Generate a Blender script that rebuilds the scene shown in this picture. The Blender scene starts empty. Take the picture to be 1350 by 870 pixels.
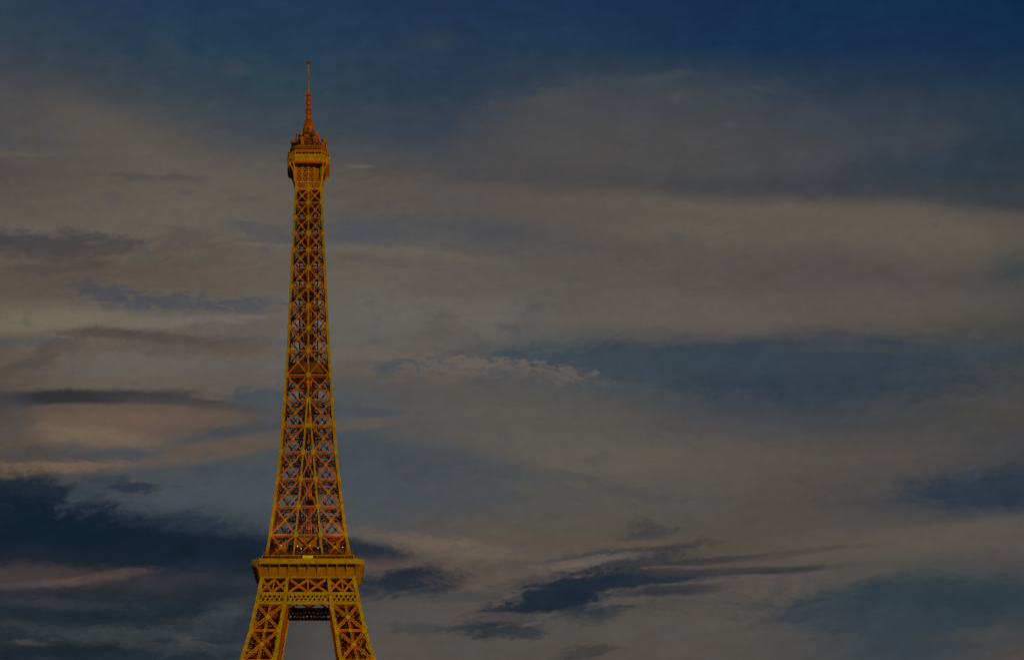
import bpy, math, random
from mathutils import Vector, Matrix

random.seed(7)
R = math.radians
scene = bpy.context.scene
COL = scene.collection

# ------------------------------------------------------------------ camera
cam_d = bpy.data.cameras.new("camera")
cam = bpy.data.objects.new("camera", cam_d)
COL.objects.link(cam)
cam.location = (8.0, -600.0, 2.0)
cam.rotation_euler = (R(90), 0, 0)
cam_d.sensor_width = 36.0
cam_d.lens = 1960.0 / 1350.0 * 36.0
cam_d.shift_x = (675.0 - 433.0) / 1350.0
cam_d.shift_y = (1124.0 - 435.0) / 1350.0
cam_d.clip_end = 20000.0
scene.camera = cam

scene.view_settings.view_transform = 'Standard'
scene.view_settings.look = 'None'
scene.view_settings.exposure = 0.0
scene.view_settings.gamma = 1.0
scene.view_settings.use_curve_mapping = False
scene.cycles.use_adaptive_sampling = True
scene.cycles.adaptive_threshold = 0.03
scene.cycles.adaptive_min_samples = 12
scene.cycles.max_bounces = 3
scene.cycles.diffuse_bounces = 2
scene.cycles.glossy_bounces = 1

SUN_EL, SUN_AZ = R(3.0), R(-62.0)      # low evening sun, far left behind the tower


def lin(c):
    out = []
    t_ = min(1.0, max(0.0, (sum(c) / 3 - 66) / 24))
    c = (c[0] * (1 - .065 * t_), c[1] * (1 - .075 * t_), c[2] * (1 - .04 * t_))
    for v in c:
        v = max(0.0, v) / 255.0
        out.append(v / 12.92 if v <= 0.04045 else ((v + 0.055) / 1.055) ** 2.4)
    return (out[0], out[1], out[2], 1.0)


# ------------------------------------------------------------------ dusk sky (world)
# Everything is laid out by direction: chart coordinates are tangents of bearing and
# elevation about due "+Y", so the clouds sit infinitely far away.
world = bpy.data.worlds.new("World")
scene.world = world
world.use_nodes = True
wt = world.node_tree
wt.nodes.clear()


def N(t, **kw):
    n = wt.nodes.new(t)
    for k, v in kw.items():
        setattr(n, k, v)
    return n


def L(a, b):
    wt.links.new(a, b)


def M(op, a, b=None, c=None):
    n = N('ShaderNodeMath', operation=op)
    for i, v in enumerate((a, b, c)):
        if v is None:
            continue
        if isinstance(v, (int, float)):
            n.inputs[i].default_value = v
        else:
            L(v, n.inputs[i])
    return n.outputs[0]


def VM(op, a, b):
    n = N('ShaderNodeVectorMath', operation=op)
    for i, v in enumerate((a, b)):
        if isinstance(v, (tuple, list)):
            n.inputs[i].default_value = v
        elif v is not None:
            L(v, n.inputs[i])
    return n


def mapr(v, a, b, c=0.0, d=1.0, smooth=False):
    n = N('ShaderNodeMapRange')
    n.interpolation_type = 'SMOOTHSTEP' if smooth else 'LINEAR'
    n.clamp = True
    L(v, n.inputs[0])
    for i, x in zip((1, 2, 3, 4), (a, b, c, d)):
        n.inputs[i].default_value = x
    return n.outputs[0]


def mixc(f, a, b):
    n = N('ShaderNodeMixRGB')
    for i, v in enumerate((f, a, b)):
        if isinstance(v, (int, float)):
            n.inputs[i].default_value = v
        elif isinstance(v, (tuple, list)):
            n.inputs[i].default_value = v
        else:
            L(v, n.inputs[i])
    return n.outputs[0]


world.cycles.sampling_method = 'MANUAL'
world.cycles.sample_map_resolution = 128
tc = N('ShaderNodeTexCoord')
sep = N('ShaderNodeSeparateXYZ')
L(tc.outputs['Generated'], sep.inputs[0])
ydir = M('MAXIMUM', sep.outputs[1], 0.15)
cu = M('ADD', M('MULTIPLY', M('DIVIDE', sep.outputs[0], ydir), 1960.0), 433.0)
cv = M('SUBTRACT', 1124.0, M('MULTIPLY', M('DIVIDE', sep.outputs[2], ydir), 1960.0))
comb = N('ShaderNodeCombineXYZ')
L(cu, comb.inputs[0])
L(cv, comb.inputs[1])
P0 = comb.outputs[0]


def noise(vec, sx, sy, detail=3.0, rough=0.55, off=(0, 0, 0), rot=0.0, distort=0.0):
    m = N('ShaderNodeMapping', vector_type='TEXTURE')
    L(vec, m.inputs[0])
    m.inputs[1].default_value = off
    m.inputs[2].default_value = (0, 0, R(rot))
    m.inputs[3].default_value = (sx, sy, 1)
    n = N('ShaderNodeTexNoise')
    n.inputs['Scale'].default_value = 1.0
    n.inputs['Detail'].default_value = detail
    n.inputs['Roughness'].default_value = rough
    n.inputs['Distortion'].default_value = distort
    L(m.outputs[0], n.inputs['Vector'])
    return n


def warp(vec, nz, ax, ay):
    d = VM('SUBTRACT', nz.outputs['Color'], (0.5, 0.5, 0.5)).outputs[0]
    d = VM('MULTIPLY', d, (ax, ay, 0)).outputs[0]
    return VM('ADD', vec, d).outputs[0]


n_big = noise(P0, 190, 75, 2.0, 0.5, (13, 50, 0))
P1 = warp(P0, n_big, 54, 18)
n_mid = noise(P1, 62, 24, 4.0, 0.6, (300, 90, 4))
P2 = warp(P1, n_mid, 46, 24)
n_fine = noise(P2, 46, 15, 5.0, 0.62, (700, 10, 9), -6)
n_curd = noise(P2, 20, 8, 4.0, 0.65, (70, 710, 2), 8)
n_wisp = noise(P2, 17, 7.5, 4.0, 0.6, (410, 33, 6), -10)
n_puff = noise(P1, 44, 38, 4.0, 0.55, (910, 133, 3))

# soft colour field: rows by elevation, columns by bearing
XS = [0, 150, 300, 450, 600, 750, 900, 1050, 1200, 1350]
ROWS = [
 (0,   [(41,62,78),(37,58,82),(33,55,80),(32,55,80),(30,50,78),(27,50,78),(24,46,75),(20,46,75),(18,46,74),(14,42,70)]),
 (60,  [(52,64,76),(42,62,78),(36,60,80),(36,58,80),(35,56,78),(33,56,78),(26,50,76),(22,48,76),(24,46,74),(20,46,72)]),
 (120, [(72,71,74),(62,68,74),(50,66,76),(46,64,78),(42,60,76),(54,64,74),(54,65,74),(44,59,74),(38,55,73),(32,52,72)]),
 (180, [(78,78,80),(92,88,80),(70,74,78),(62,68,76),(60,66,76),(72,74,76),(76,74,74),(64,68,74),(54,62,72),(40,58,70)]),
 (230, [(84,78,74),(96,90,80),(98,93,84),(90,86,78),(80,78,76),(78,76,74),(74,74,72),(60,64,70),(48,60,70),(48,58,68)]),
 (262, [(92,84,76),(100,94,82),(102,96,84),(96,90,80),(90,86,80),(88,84,76),(86,82,74),(76,74,72),(62,64,68),(56,60,66)]),
 (300, [(100,95,84),(104,98,86),(104,98,86),(88,88,84),(86,85,82),(90,86,80),(99,92,80),(96,90,80),(98,91,78),(84,80,72)]),
 (360, [(92,82,72),(98,88,76),(102,94,80),(104,98,84),(98,94,86),(92,87,80),(92,88,78),(86,80,76),(86,80,76),(76,74,70)]),
 (420, [(108,96,76),(106,98,82),(102,96,86),(104,102,94),(106,102,93),(98,95,86),(97,91,80),(92,86,78),(88,82,74),(70,72,70)]),
 (480, [(90,82,74),(104,100,90),(102,98,90),(100,95,86),(86,86,82),(70,78,82),(54,66,76),(48,60,72),(60,66,72),(66,68,68)]),
 (540, [(90,78,66),(102,88,70),(90,84,76),(76,82,84),(92,88,82),(88,86,80),(72,74,76),(60,66,74),(66,68,70),(72,70,66)]),
 (600, [(90,78,64),(80,78,74),(78,80,80),(68,76,82),(82,83,82),(98,94,84),(96,90,80),(88,83,76),(82,77,72),(64,66,70)]),
 (660, [(50,54,60),(66,72,78),(72,80,84),(74,81,84),(76,80,82),(84,83,78),(86,83,78),(80,75,70),(64,66,70),(52,60,68)]),
 (720, [(24,36,50),(24,38,52),(40,50,60),(74,74,72),(92,84,72),(90,82,72),(82,76,68),(88,81,72),(92,86,76),(88,82,76)]),
 (780, [(50,46,50),(40,44,50),(40,46,54),(70,68,68),(84,79,74),(78,74,70),(84,79,72),(84,80,74),(54,63,68),(46,59,68)]),
 (830, [(36,44,50),(46,52,54),(50,56,60),(80,76,72),(82,79,74),(82,78,72),(84,80,74),(74,74,72),(50,62,70),(60,64,66)]),
 (880, [(34,40,46),(40,46,52),(48,54,58),(84,78,72),(84,79,74),(82,77,72),(86,80,74),(76,75,72),(60,66,70),(84,76,70)]),
]
spx = N('ShaderNodeSeparateXYZ')
L(P1, spx.inputs[0])
uu = M('DIVIDE', spx.outputs[0], 1350.0)
vv = spx.outputs[1]
sky = None


def after(prev, vec):
    # keeps the long layer stack evaluating one layer at a time (shader stack size)
    n = N('ShaderNodeVectorMath', operation='MULTIPLY_ADD')
    L(prev, n.inputs[0])
    n.inputs[1].default_value = (1e-6, 1e-6, 0)
    L(vec, n.inputs[2])
    return n.outputs[0]


for k, (y, cols) in enumerate(ROWS):
    rp = N('ShaderNodeValToRGB')
    rp.color_ramp.interpolation = 'CARDINAL'
    el = rp.color_ramp.elements
    while len(el) < len(XS):
        el.new(0.5)
    for i, x in enumerate(XS):
        el[i].position = x / 1350.0
    for i, c in enumerate(cols):
        el[i].color = lin(c)
    if sky is None:
        L(uu, rp.inputs[0])
        sky = rp.outputs[0]
    else:
        sp_ = N('ShaderNodeSeparateXYZ')
        L(after(sky, P1), sp_.inputs[0])
        L(M('DIVIDE', sp_.outputs[0], 1350.0), rp.inputs[0])
        sky = mixc(mapr(sp_.outputs[1], ROWS[k - 1][0], y), sky, rp.outputs[0])

# Cloud banks: (cx, cy, rx, ry, tilt, colour, opacity, softness, ruggedness, curdled)
BANKS = [
 # high thin cloud, upper left and upper right
 (40,165,75,40,15,(84,82,78),.5,.7,.5,0), (120,165,60,30,35,(96,91,82),.45,.7,.6,0), (215,215,90,22,22,(100,94,84),.4,.7,.5,0),
 (12,203,48,4,2,(100,94,80),.6,.6,.4,1), (25,212,20,3,2,(94,90,80),.4,.6,.4,1), (175,234,28,5,5,(74,72,72),.55,.6,.7,1),
 (242,236,34,5,2,(78,74,72),.6,.6,.7,1), (248,256,12,4,0,(78,76,74),.5,.6,.7,1), (325,264,26,4,0,(84,82,78),.5,.6,.7,1),
 (310,91,15,9,0,(66,74,78),.5,.8,.5,0), (220,72,30,14,30,(56,70,80),.45,.8,.6,0), (570,57,24,13,0,(52,64,74),.5,.8,.5,0),
 (725,128,34,11,-8,(82,80,74),.6,.7,.7,0), (830,103,70,8,-2,(62,70,74),.55,.6,.6,1), (884,99,26,5,-6,(72,75,76),.35,.8,1.0,1),
 (888,127,22,7,-10,(84,80,74),.55,.6,.7,1), (1012,118,14,3,10,(60,70,76),.6,.6,.5,1), (700,180,60,26,0,(76,76,74),.45,.7,.6,0),
 (800,190,60,26,0,(80,78,76),.45,.7,.6,0), (870,190,24,14,0,(62,66,74),.5,.7,.6,0),
 (1090,200,60,20,-14,(68,72,76),.6,.6,.6,0), (1058,208,12,8,0,(82,82,80),.4,.7,.6,0), (1228,186,36,20,-20,(64,68,74),.6,.7,.6,0),
 (1030,200,14,11,0,(74,76,76),.45,.7,.6,0), (1000,200,24,13,0,(54,60,72),.5,.7,.6,0), (920,195,26,14,0,(72,76,76),.4,.7,.6,0),
 (470,219,16,2.5,2,(116,106,94),.6,.6,.5,1), (545,228,30,4,2,(96,90,80),.4,.6,.7,1),
 (980,252,420,18,2,(66,68,72),.4,.7,.4,0), (1120,275,330,16,2,(94,88,78),.45,.6,.4,0), (1330,262,90,12,4,(50,56,64),.6,.7,.4,0),
 (1335,345,34,26,0,(60,66,70),.7,.8,.6,0),
 (660,306,66,18,0,(76,79,82),.6,.8,.7,0), (470,308,50,16,0,(74,80,86),.65,.8,.6,0), (455,318,30,5,0,(66,76,86),.5,.7,.6,0),
 (1080,330,110,30,10,(84,78,74),.45,.8,.6,0), (930,320,22,18,0,(84,80,76),.4,.8,.6,0), (1160,325,60,20,20,(100,94,82),.4,.8,.6,0),
 (1265,335,44,22,0,(98,91,80),.45,.8,.6,0), (840,330,60,12,0,(82,78,74),.4,.8,.6,0),
 (1120,246,300,13,2,(58,62,70),.6,.7,.5,0), (760,232,200,12,0,(74,73,74),.5,.7,.6,0), (1000,276,260,9,2,(106,98,86),.55,.7,.7,0),
 (560,245,130,9,0,(98,91,82),.5,.7,.8,0), (1230,300,60,18,10,(104,97,86),.5,.8,.8,0), (1150,345,70,18,20,(82,76,74),.45,.8,.9,0), (1010,425,60,14,0,(102,94,85),.5,.7,.9,0),
 (640,420,80,22,0,(110,106,96),.5,.8,.8,0), (700,425,24,16,0,(88,88,86),.55,.8,1.0,0), (580,425,30,18,0,(92,89,84),.5,.8,1.0,0), (770,400,50,14,-10,(88,84,80),.5,.8,.9,0),
 (830,140,170,34,-4,(68,72,75),.5,.7,.8,0), (930,165,200,34,2,(68,72,75),.5,.7,.8,0), (1130,170,170,30,-8,(58,65,72),.5,.8,.8,0),
 (720,165,90,34,-10,(78,77,76),.5,.7,.9,0), (860,200,190,32,0,(80,78,76),.5,.7,.8,0), (1010,215,150,22,0,(74,75,76),.45,.7,.9,0),
 (1100,306,300,26,3,(104,97,85),.55,.6,.5,0), (760,270,140,18,2,(96,90,82),.5,.7,.6,0), (1120,402,230,22,0,(98,91,83),.55,.6,.7,0),
 (880,412,120,20,2,(102,97,88),.5,.7,.7,0), (1000,360,120,22,0,(86,80,77),.5,.8,.8,0), (700,360,80,16,0,(90,86,80),.5,.8,.8,0),
 (590,380,60,10,0,(90,86,82),.4,.8,.8,0), (760,318,50,14,0,(86,82,79),.5,.8,.8,0),
 # streak right of the tower
 (520,336,150,6,3.5,(108,103,88),.6,.55,.4,0), (482,346,44,5,6,(80,74,72),.55,.6,.8,1), (450,352,50,10,0,(98,92,80),.4,.7,.6,1),
 (500,345,300,24,6,(102,98,88),.3,.7,.4,0),
 # left middle layers
 (70,322,110,15,3,(62,62,68),.8,.6,.7,0), (125,312,60,7,8,(66,64,68),.6,.6,.7,0), (56,352,44,9,-3,(66,64,66),.55,.6,.8,1),
 (118,348,30,9,8,(66,64,66),.6,.6,.8,1), (200,352,150,30,0,(92,80,70),.5,.8,.5,0), (245,318,60,14,0,(84,76,72),.5,.7,.8,0),
 (180,337,44,5,-2,(104,96,80),.5,.7,.5,1), (350,308,34,14,10,(78,82,84),.6,.7,.7,0), (345,322,50,3,4,(112,104,92),.5,.6,.5,1),
 (60,378,90,16,0,(92,80,72),.5,.8,.5,0), (135,385,48,11,9,(70,76,82),.75,.6,.7,0), (235,402,95,11,0,(72,78,86),.75,.6,1.6,1),
 (330,405,50,11,-6,(78,82,86),.6,.7,1.5,1), (230,418,110,7,0,(110,104,92),.6,.5,1.4,1),
 (60,425,110,18,0,(124,117,94),.65,.6,.5,0), (230,424,90,6,-2,(120,114,102),.6,.5,1.2,1), (25,450,55,7,-2,(76,82,88),.6,.6,1.0,1), (40,441,70,4,-2,(104,92,76),.5,.6,.7,1),
 (150,438,64,6,0,(72,66,66),.8,.55,.4,0), (228,444,64,6,5,(78,70,68),.75,.6,.4,0), (310,450,50,10,4,(84,74,68),.7,.7,.5,0),
 (250,458,80,9,4,(88,80,72),.5,.7,.5,0), (330,463,50,9,2,(102,88,74),.55,.7,.6,0), (45,470,85,10,-24,(80,72,68),.7,.6,.5,0),
 (110,455,60,9,-8,(96,84,74),.5,.7,.5,0), (5,472,34,8,-20,(104,92,76),.6,.7,.5,0), (340,524,44,12,4,(70,78,84),.8,.5,.6,0),
 # lens cloud
 (20,530,80,9,-8,(52,52,57),.9,.5,.35,0), (115,521,120,9,0,(46,47,52),.97,.6,.3,0), (150,540,150,5,1,(84,72,64),.6,.7,.5,0), (150,600,60,5,-3,(70,74,76),.5,.7,.7,0), (225,528,90,6,7,(58,57,60),.85,.5,.35,0), (250,532,100,6,5,(68,66,66),.75,.5,.3,0), (330,540,60,8,3,(76,76,76),.55,.6,.3,0),
 (160,554,125,17,0,(112,92,76),.9,.6,.4,0), (120,574,90,12,4,(122,106,84),.8,.6,.5,0), (0,550,46,34,10,(72,70,70),.75,.6,.4,0),
 (255,560,60,16,-6,(92,84,74),.5,.6,.5,0), (20,572,40,9,0,(92,84,78),.5,.6,.6,0),
 (150,594,70,8,4,(72,80,84),.65,.6,.6,0), (45,600,60,12,2,(70,69,70),.75,.6,.8,1),
 (330,570,80,11,-6,(68,70,74),.85,.5,.4,0), (285,592,120,12,-11,(100,88,74),.85,.45,.35,0), (440,564,90,8,-7,(92,88,82),.6,.5,.4,0),
 (70,618,100,8,-4,(120,100,78),.85,.6,1.0,1), (5,636,22,4,-20,(116,98,80),.6,.5,.8,1),
 (250,625,140,12,0,(66,74,82),.5,.7,.5,0),
 (540,600,120,24,12,(66,74,80),.6,.7,.4,0), (660,618,150,11,8,(72,77,79),.55,.6,.5,0), (820,650,90,7,4,(76,78,76),.5,.7,.5,0),
 (640,578,150,14,4,(96,93,84),.45,.7,.5,0), (770,600,160,20,6,(98,93,82),.4,.7,.4,0),
 # dark bank, lower left
 (50,652,90,24,6,(25,38,50),.92,.5,.5,0), (165,641,42,9,4,(42,52,64),.85,.5,.9,0), (120,655,26,16,-40,(58,66,74),.6,.7,1.0,1),
 (110,712,205,38,3,(18,32,46),.95,.5,.4,0), (60,690,140,28,8,(18,33,47),.92,.55,.45,0), (290,724,150,24,3,(21,34,47),.95,.4,.4,0), (30,735,90,14,0,(34,38,44),.6,.7,.5,0), (200,742,120,10,2,(28,36,44),.6,.7,.6,0),
 (330,760,120,18,3,(30,42,54),.85,.6,.5,0), (245,682,34,5,5,(46,56,66),.8,.6,1.0,1),
 (480,726,66,13,11,(32,40,52),.92,.35,.4,0),
 (50,760,135,13,-1,(72,62,60),.75,.75,.7,0), (30,773,44,5,-2,(84,80,80),.4,.7,1.0,1), (88,769,30,5,-7,(98,86,78),.5,.7,1.0,1),
 (145,757,44,6,-9,(98,80,70),.5,.75,.8,1), (260,770,80,12,2,(58,54,58),.6,.8,.6,0),
 (60,800,150,18,0,(32,42,50),.75,.6,.6,0), (250,805,90,16,0,(30,41,51),.7,.6,.8,0), (110,830,110,12,4,(56,62,64),.55,.6,1.1,1),
 (40,846,22,3,0,(90,80,74),.35,.7,1.0,1), (290,810,60,12,-35,(62,66,68),.5,.7,1.2,1), (170,862,140,16,0,(34,42,50),.8,.5,.8,0),
 (245,842,26,6,20,(80,76,76),.4,.8,1.3,1), (320,832,30,16,0,(34,44,54),.7,.6,.9,0),
 (120,650,34,9,-30,(60,67,75),.6,.7,1.2,1), (70,795,90,6,2,(58,60,62),.5,.7,1.1,1), (210,822,110,8,-6,(62,66,68),.5,.7,1.3,1), (330,790,60,6,-4,(52,54,58),.5,.7,1.1,1),
 (130,815,120,9,2,(28,38,47),.7,.6,1.0,1), (90,858,110,9,-3,(26,34,43),.75,.6,1.0,1), (230,852,70,8,4,(72,74,76),.4,.7,1.3,1), (300,780,70,12,2,(30,38,47),.6,.7,.9,0),
 (250,690,60,8,6,(34,46,58),.6,.7,1.2,1), (310,700,40,6,0,(50,58,66),.5,.7,1.2,1),
 # right of the tower, low
 (560,713,115,7,8,(112,99,84),.6,.6,1.0,1), (615,724,66,12,6,(122,106,84),.7,.65,.9,1), (700,730,120,12,2,(98,88,78),.55,.7,1.0,1), (520,746,66,12,2,(84,72,68),.8,.6,.5,0),
 (545,766,72,15,-3,(33,41,52),.95,.4,.6,0), (470,774,60,10,4,(44,50,58),.7,.6,.5,0), (600,785,60,9,0,(60,64,66),.6,.6,.8,0),
 (650,700,20,6,0,(98,90,80),.6,.6,1.2,1), (768,640,14,7,10,(96,90,78),.6,.6,1.2,1), (750,716,120,9,3,(92,80,70),.6,.6,.7,1),
 (650,768,70,11,0,(102,88,76),.6,.6,.8,1), (770,752,90,10,-6,(96,86,78),.5,.7,.8,1),
 (795,730,70,8,-10,(54,55,60),.8,.55,1.1,1), (700,765,60,7,-12,(60,60,63),.6,.6,1.2,1), (820,748,90,6,-6,(46,50,57),.8,.5,1.0,1), (905,742,60,5,-8,(52,53,58),.8,.5,1.0,1), (680,790,70,4,-14,(106,92,80),.5,.6,1.1,1), (845,737,60,9,-12,(52,54,60),.85,.45,.6,0), (852,699,26,9,6,(62,61,62),.7,.75,1.2,1), (842,712,40,9,-14,(68,66,66),.6,.8,1.2,1), (836,712,50,7,-18,(66,66,66),.6,.7,1.3,1), (880,722,60,6,-8,(58,58,62),.6,.7,1.2,1),
 (930,742,90,6,-5,(56,56,60),.6,.6,.9,1), (700,742,70,6,-6,(74,70,68),.5,.7,1.1,1), (905,796,80,8,-5,(62,64,66),.5,.8,1.2,1), (680,806,60,12,-10,(42,50,58),.6,.7,1.2,1),
 (780,738,70,5,-6,(120,108,94),.55,.7,1.1,1), (920,765,110,4,-4,(106,94,82),.5,.6,1.0,1),
 (840,716,50,5,-4,(108,94,78),.6,.5,.9,1), (850,752,110,4,-6,(104,92,78),.55,.5,.6,1),
 (735,788,110,20,-16,(28,39,51),.97,.4,.7,0), (820,766,120,10,-3,(32,42,54),.95,.35,.4,0), (970,751,130,5.5,-2,(50,50,55),.95,.45,.3,0),
 (1020,729,150,4.5,-5,(58,56,58),.95,.5,.3,0), (900,778,80,7,-3,(44,48,56),.85,.45,.5,0), (1010,766,90,9,-4,(82,74,70),.6,.6,.6,0),
 (770,810,50,10,-4,(40,48,56),.8,.5,.7,0), (655,834,66,9,3,(44,50,57),.85,.45,.7,0), (560,828,50,8,3,(62,66,66),.7,.6,.9,0),
 (780,858,36,8,-8,(58,58,58),.75,.5,.9,0), (640,815,110,6,0,(90,84,76),.6,.6,.8,1), (900,830,120,18,0,(86,82,76),.5,.7,.5,0),
 (1150,715,190,14,-8,(94,87,78),.6,.6,.5,0), (1300,700,110,16,-10,(96,89,80),.6,.6,.5,0), (1020,775,110,12,-10,(90,84,76),.6,.6,.5,0),
 # blue gaps right
 (1285,648,90,19,2,(44,55,66),.9,.6,.5,0), (1330,640,50,22,0,(42,54,66),.7,.6,.5,0), (1230,785,150,24,0,(46,60,68),.85,.5,.5,0),
 (1120,810,120,24,4,(52,62,70),.75,.6,.6,0), (1290,835,60,9,-6,(72,72,70),.6,.6,.8,0), (1130,760,90,7,-14,(86,80,72),.5,.6,.6,0),
 (1060,467,320,19,0,(52,63,74),.85,.7,.5,0), (1080,500,200,24,2,(48,60,72),.6,.7,.5,0), (1120,461,90,4.5,0,(68,72,72),.55,.8,.6,0),
 (900,480,200,14,0,(58,70,78),.7,.6,.5,0), (680,473,70,9,-2,(60,74,86),.75,.5,.8,0), (545,484,62,8,-3,(66,77,86),.6,.6,.8,0),
 (676,437,16,9,0,(78,86,92),.6,.8,.8,0), (580,436,26,16,0,(96,92,84),.5,.8,.8,0), (860,437,12,10,0,(80,80,78),.4,.8,.8,0),
 (630,486,96,12,1,(112,104,92),.82,.5,1.6,1), (715,490,62,10,6,(104,97,87),.7,.5,1.7,1), (650,497,60,8,0,(80,84,86),.5,.5,1.7,1), (600,491,40,9,-12,(106,98,88),.65,.5,1.6,1), (655,489,70,4,4,(76,80,84),.45,.5,1.8,1),
 (480,470,85,10,-6,(110,102,91),.6,.55,1.5,1), (470,491,30,9,10,(100,92,82),.7,.5,1.5,1), (575,500,44,9,10,(98,90,80),.7,.5,1.4,1),
 (640,545,160,12,0,(96,93,86),.5,.7,.5,0), (470,560,60,7,-5,(98,92,82),.6,.5,.8,1), (480,545,60,6,2,(70,78,84),.6,.6,.6,0),
]
nf = M('MULTIPLY_ADD', n_wisp.outputs[0], 0.75, M('SUBTRACT', n_fine.outputs[0], 0.875))
nc = M('MULTIPLY_ADD', n_wisp.outputs[0], 0.6, M('SUBTRACT', n_curd.outputs[0], 0.8))
for (cx, cy, rx, ry, tilt, colr, op, soft, rug, curd) in BANKS:
    m = N('ShaderNodeMapping', vector_type='TEXTURE')
    L(after(sky, P2 if (rug >= .5 and min(rx, ry) > 7) else P1), m.inputs[0])
    m.inputs[1].default_value = (cx, cy, 0)
    m.inputs[2].default_value = (0, 0, R(tilt))
    m.inputs[3].default_value = (rx, ry, 1)
    ln = VM('LENGTH', m.outputs[0], None).outputs[1]
    ln = M('MULTIPLY_ADD', nc if curd else nf, rug * 2.3, ln)
    sf = min(1.0, soft * 1.05)
    f = mapr(ln, 1.0 + sf, 1.0 - sf, 0.0, op, smooth=True)
    sky = mixc(f, sky, lin(colr))

# faint texture over everything
tex = mapr(M('ADD', M('MULTIPLY', n_puff.outputs[0], .45), M('ADD', M('MULTIPLY', n_fine.outputs[0], .35), M('MULTIPLY', n_wisp.outputs[0], .2))), 0.3, 0.7, 0.86, 1.20)
bw = N('ShaderNodeRGBToBW')
L(sky, bw.inputs[0])
breaks = M('MULTIPLY', mapr(n_puff.outputs[0], .52, .74, 0.0, .42, smooth=True), mapr(bw.outputs[0], .035, .085))
sky = mixc(breaks, sky, lin((66, 69, 74)))
billow = M('MULTIPLY', mapr(n_puff.outputs[0], .48, .28, 0.0, .28, smooth=True), mapr(bw.outputs[0], .05, .10))
sky = mixc(billow, sky, lin((118, 110, 98)))
sky = VM('MULTIPLY', sky, tex)
L(tex, sky.inputs[1])
sky = sky.outputs[0]

nish = N('ShaderNodeTexSky')
nish.sky_type = 'NISHITA'
nish.sun_disc = False
nish.sun_elevation = SUN_EL
nish.sun_rotation = SUN_AZ
nish.altitude = 50
bg_a = N('ShaderNodeBackground')
L(nish.outputs[0], bg_a.inputs[0])
bg_a.inputs[1].default_value = 0.05
bg_b = N('ShaderNodeBackground')
L(sky, bg_b.inputs[0])
bg_b.inputs[1].default_value = 1.0
# the cloud deck covers the evening quarter of the sky; overhead and behind is plain dusk sky
cover = mapr(sep.outputs[1], 0.15, 0.55, 0.0, 1.0, smooth=True)
mx = N('ShaderNodeMixShader')
L(cover, mx.inputs[0])
L(bg_a.outputs[0], mx.inputs[1])
L(bg_b.outputs[0], mx.inputs[2])
wo = N('ShaderNodeOutputWorld')
L(mx.outputs[0], wo.inputs[0])


# ------------------------------------------------------------------ lights
def aim(o, target):
    d = Vector(target) - o.location
    o.rotation_euler = d.to_track_quat('-Z', 'Y').to_euler()


sd = bpy.data.lights.new("evening_sun", 'SUN')
sd.energy = 0.12
sd.angle = R(3)
sd.color = (1.0, 0.62, 0.42)
sun = bpy.data.objects.new("evening_sun", sd)
COL.objects.link(sun)
sun.location = (-300, 200, 150)
sun.rotation_euler = (Vector((0, 0, 0)) - Vector((math.sin(SUN_AZ) * math.cos(SUN_EL), math.cos(SUN_AZ) * math.cos(SUN_EL), math.sin(SUN_EL)))).to_track_quat('-Z', 'Y').to_euler()


def spot(name, loc, target, watts, angle, color, blend=.4, rad=1.5):
    d = bpy.data.lights.new(name, 'SPOT')
    d.energy = watts
    d.color = color
    d.spot_size = R(angle)
    d.spot_blend = blend
    d.shadow_soft_size = rad
    o = bpy.data.objects.new(name, d)
    COL.objects.link(o)
    o.location = loc
    aim(o, target)
    return o


def glow(name, loc, watts, color, rad=.6):
    d = bpy.data.lights.new(name, 'POINT')
    d.energy = watts
    d.color = color
    d.shadow_soft_size = rad
    o = bpy.data.objects.new(name, d)
    COL.objects.link(o)
    o.location = loc
    return o


KEY = (1.0, 0.65, 0.006)
WARM = (1.0, 0.36, 0.01)
spot("unseen_flood_light", (175, -400, 6), (0, -10, 185), 2.6e6, 46, KEY, .3, 2.0)
spot("unseen_flood_light", (175, -400, 6), (0, 0, 303), 1.3e6, 7.5, (1.0, .42, .008), .5, 1.0)  # added narrow spot to brighten the summit
for z, w in ((66, 1500), (84, 1500), (100, 900), (123, 900), (133, 800), (147, 700), (161, 600), (177, 520), (191, 400), (205, 420), (219, 380), (232, 340), (245, 300), (258, 260), (266, 200)):
    glow("tower_lamp_light", (0.6, -0.5, z), w * 1.05, WARM, 1.4)

for x in (-12.5, 12.5):
    spot("platform_uplight", (x, -20.6, 119.2), (x * .62, -12.5, 165), 3600, 70, (1.0, .42, .01), .8, .5)
for x in (-4.0, 4.0):
    spot("added_gallery_spot", (x, -13.0, 270.0), (x * .6, -6.5, 284), 350, 95, (1.0, .30, .01), .8, .4)  # added spots in mid-air without fixtures, brightening the gallery
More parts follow.
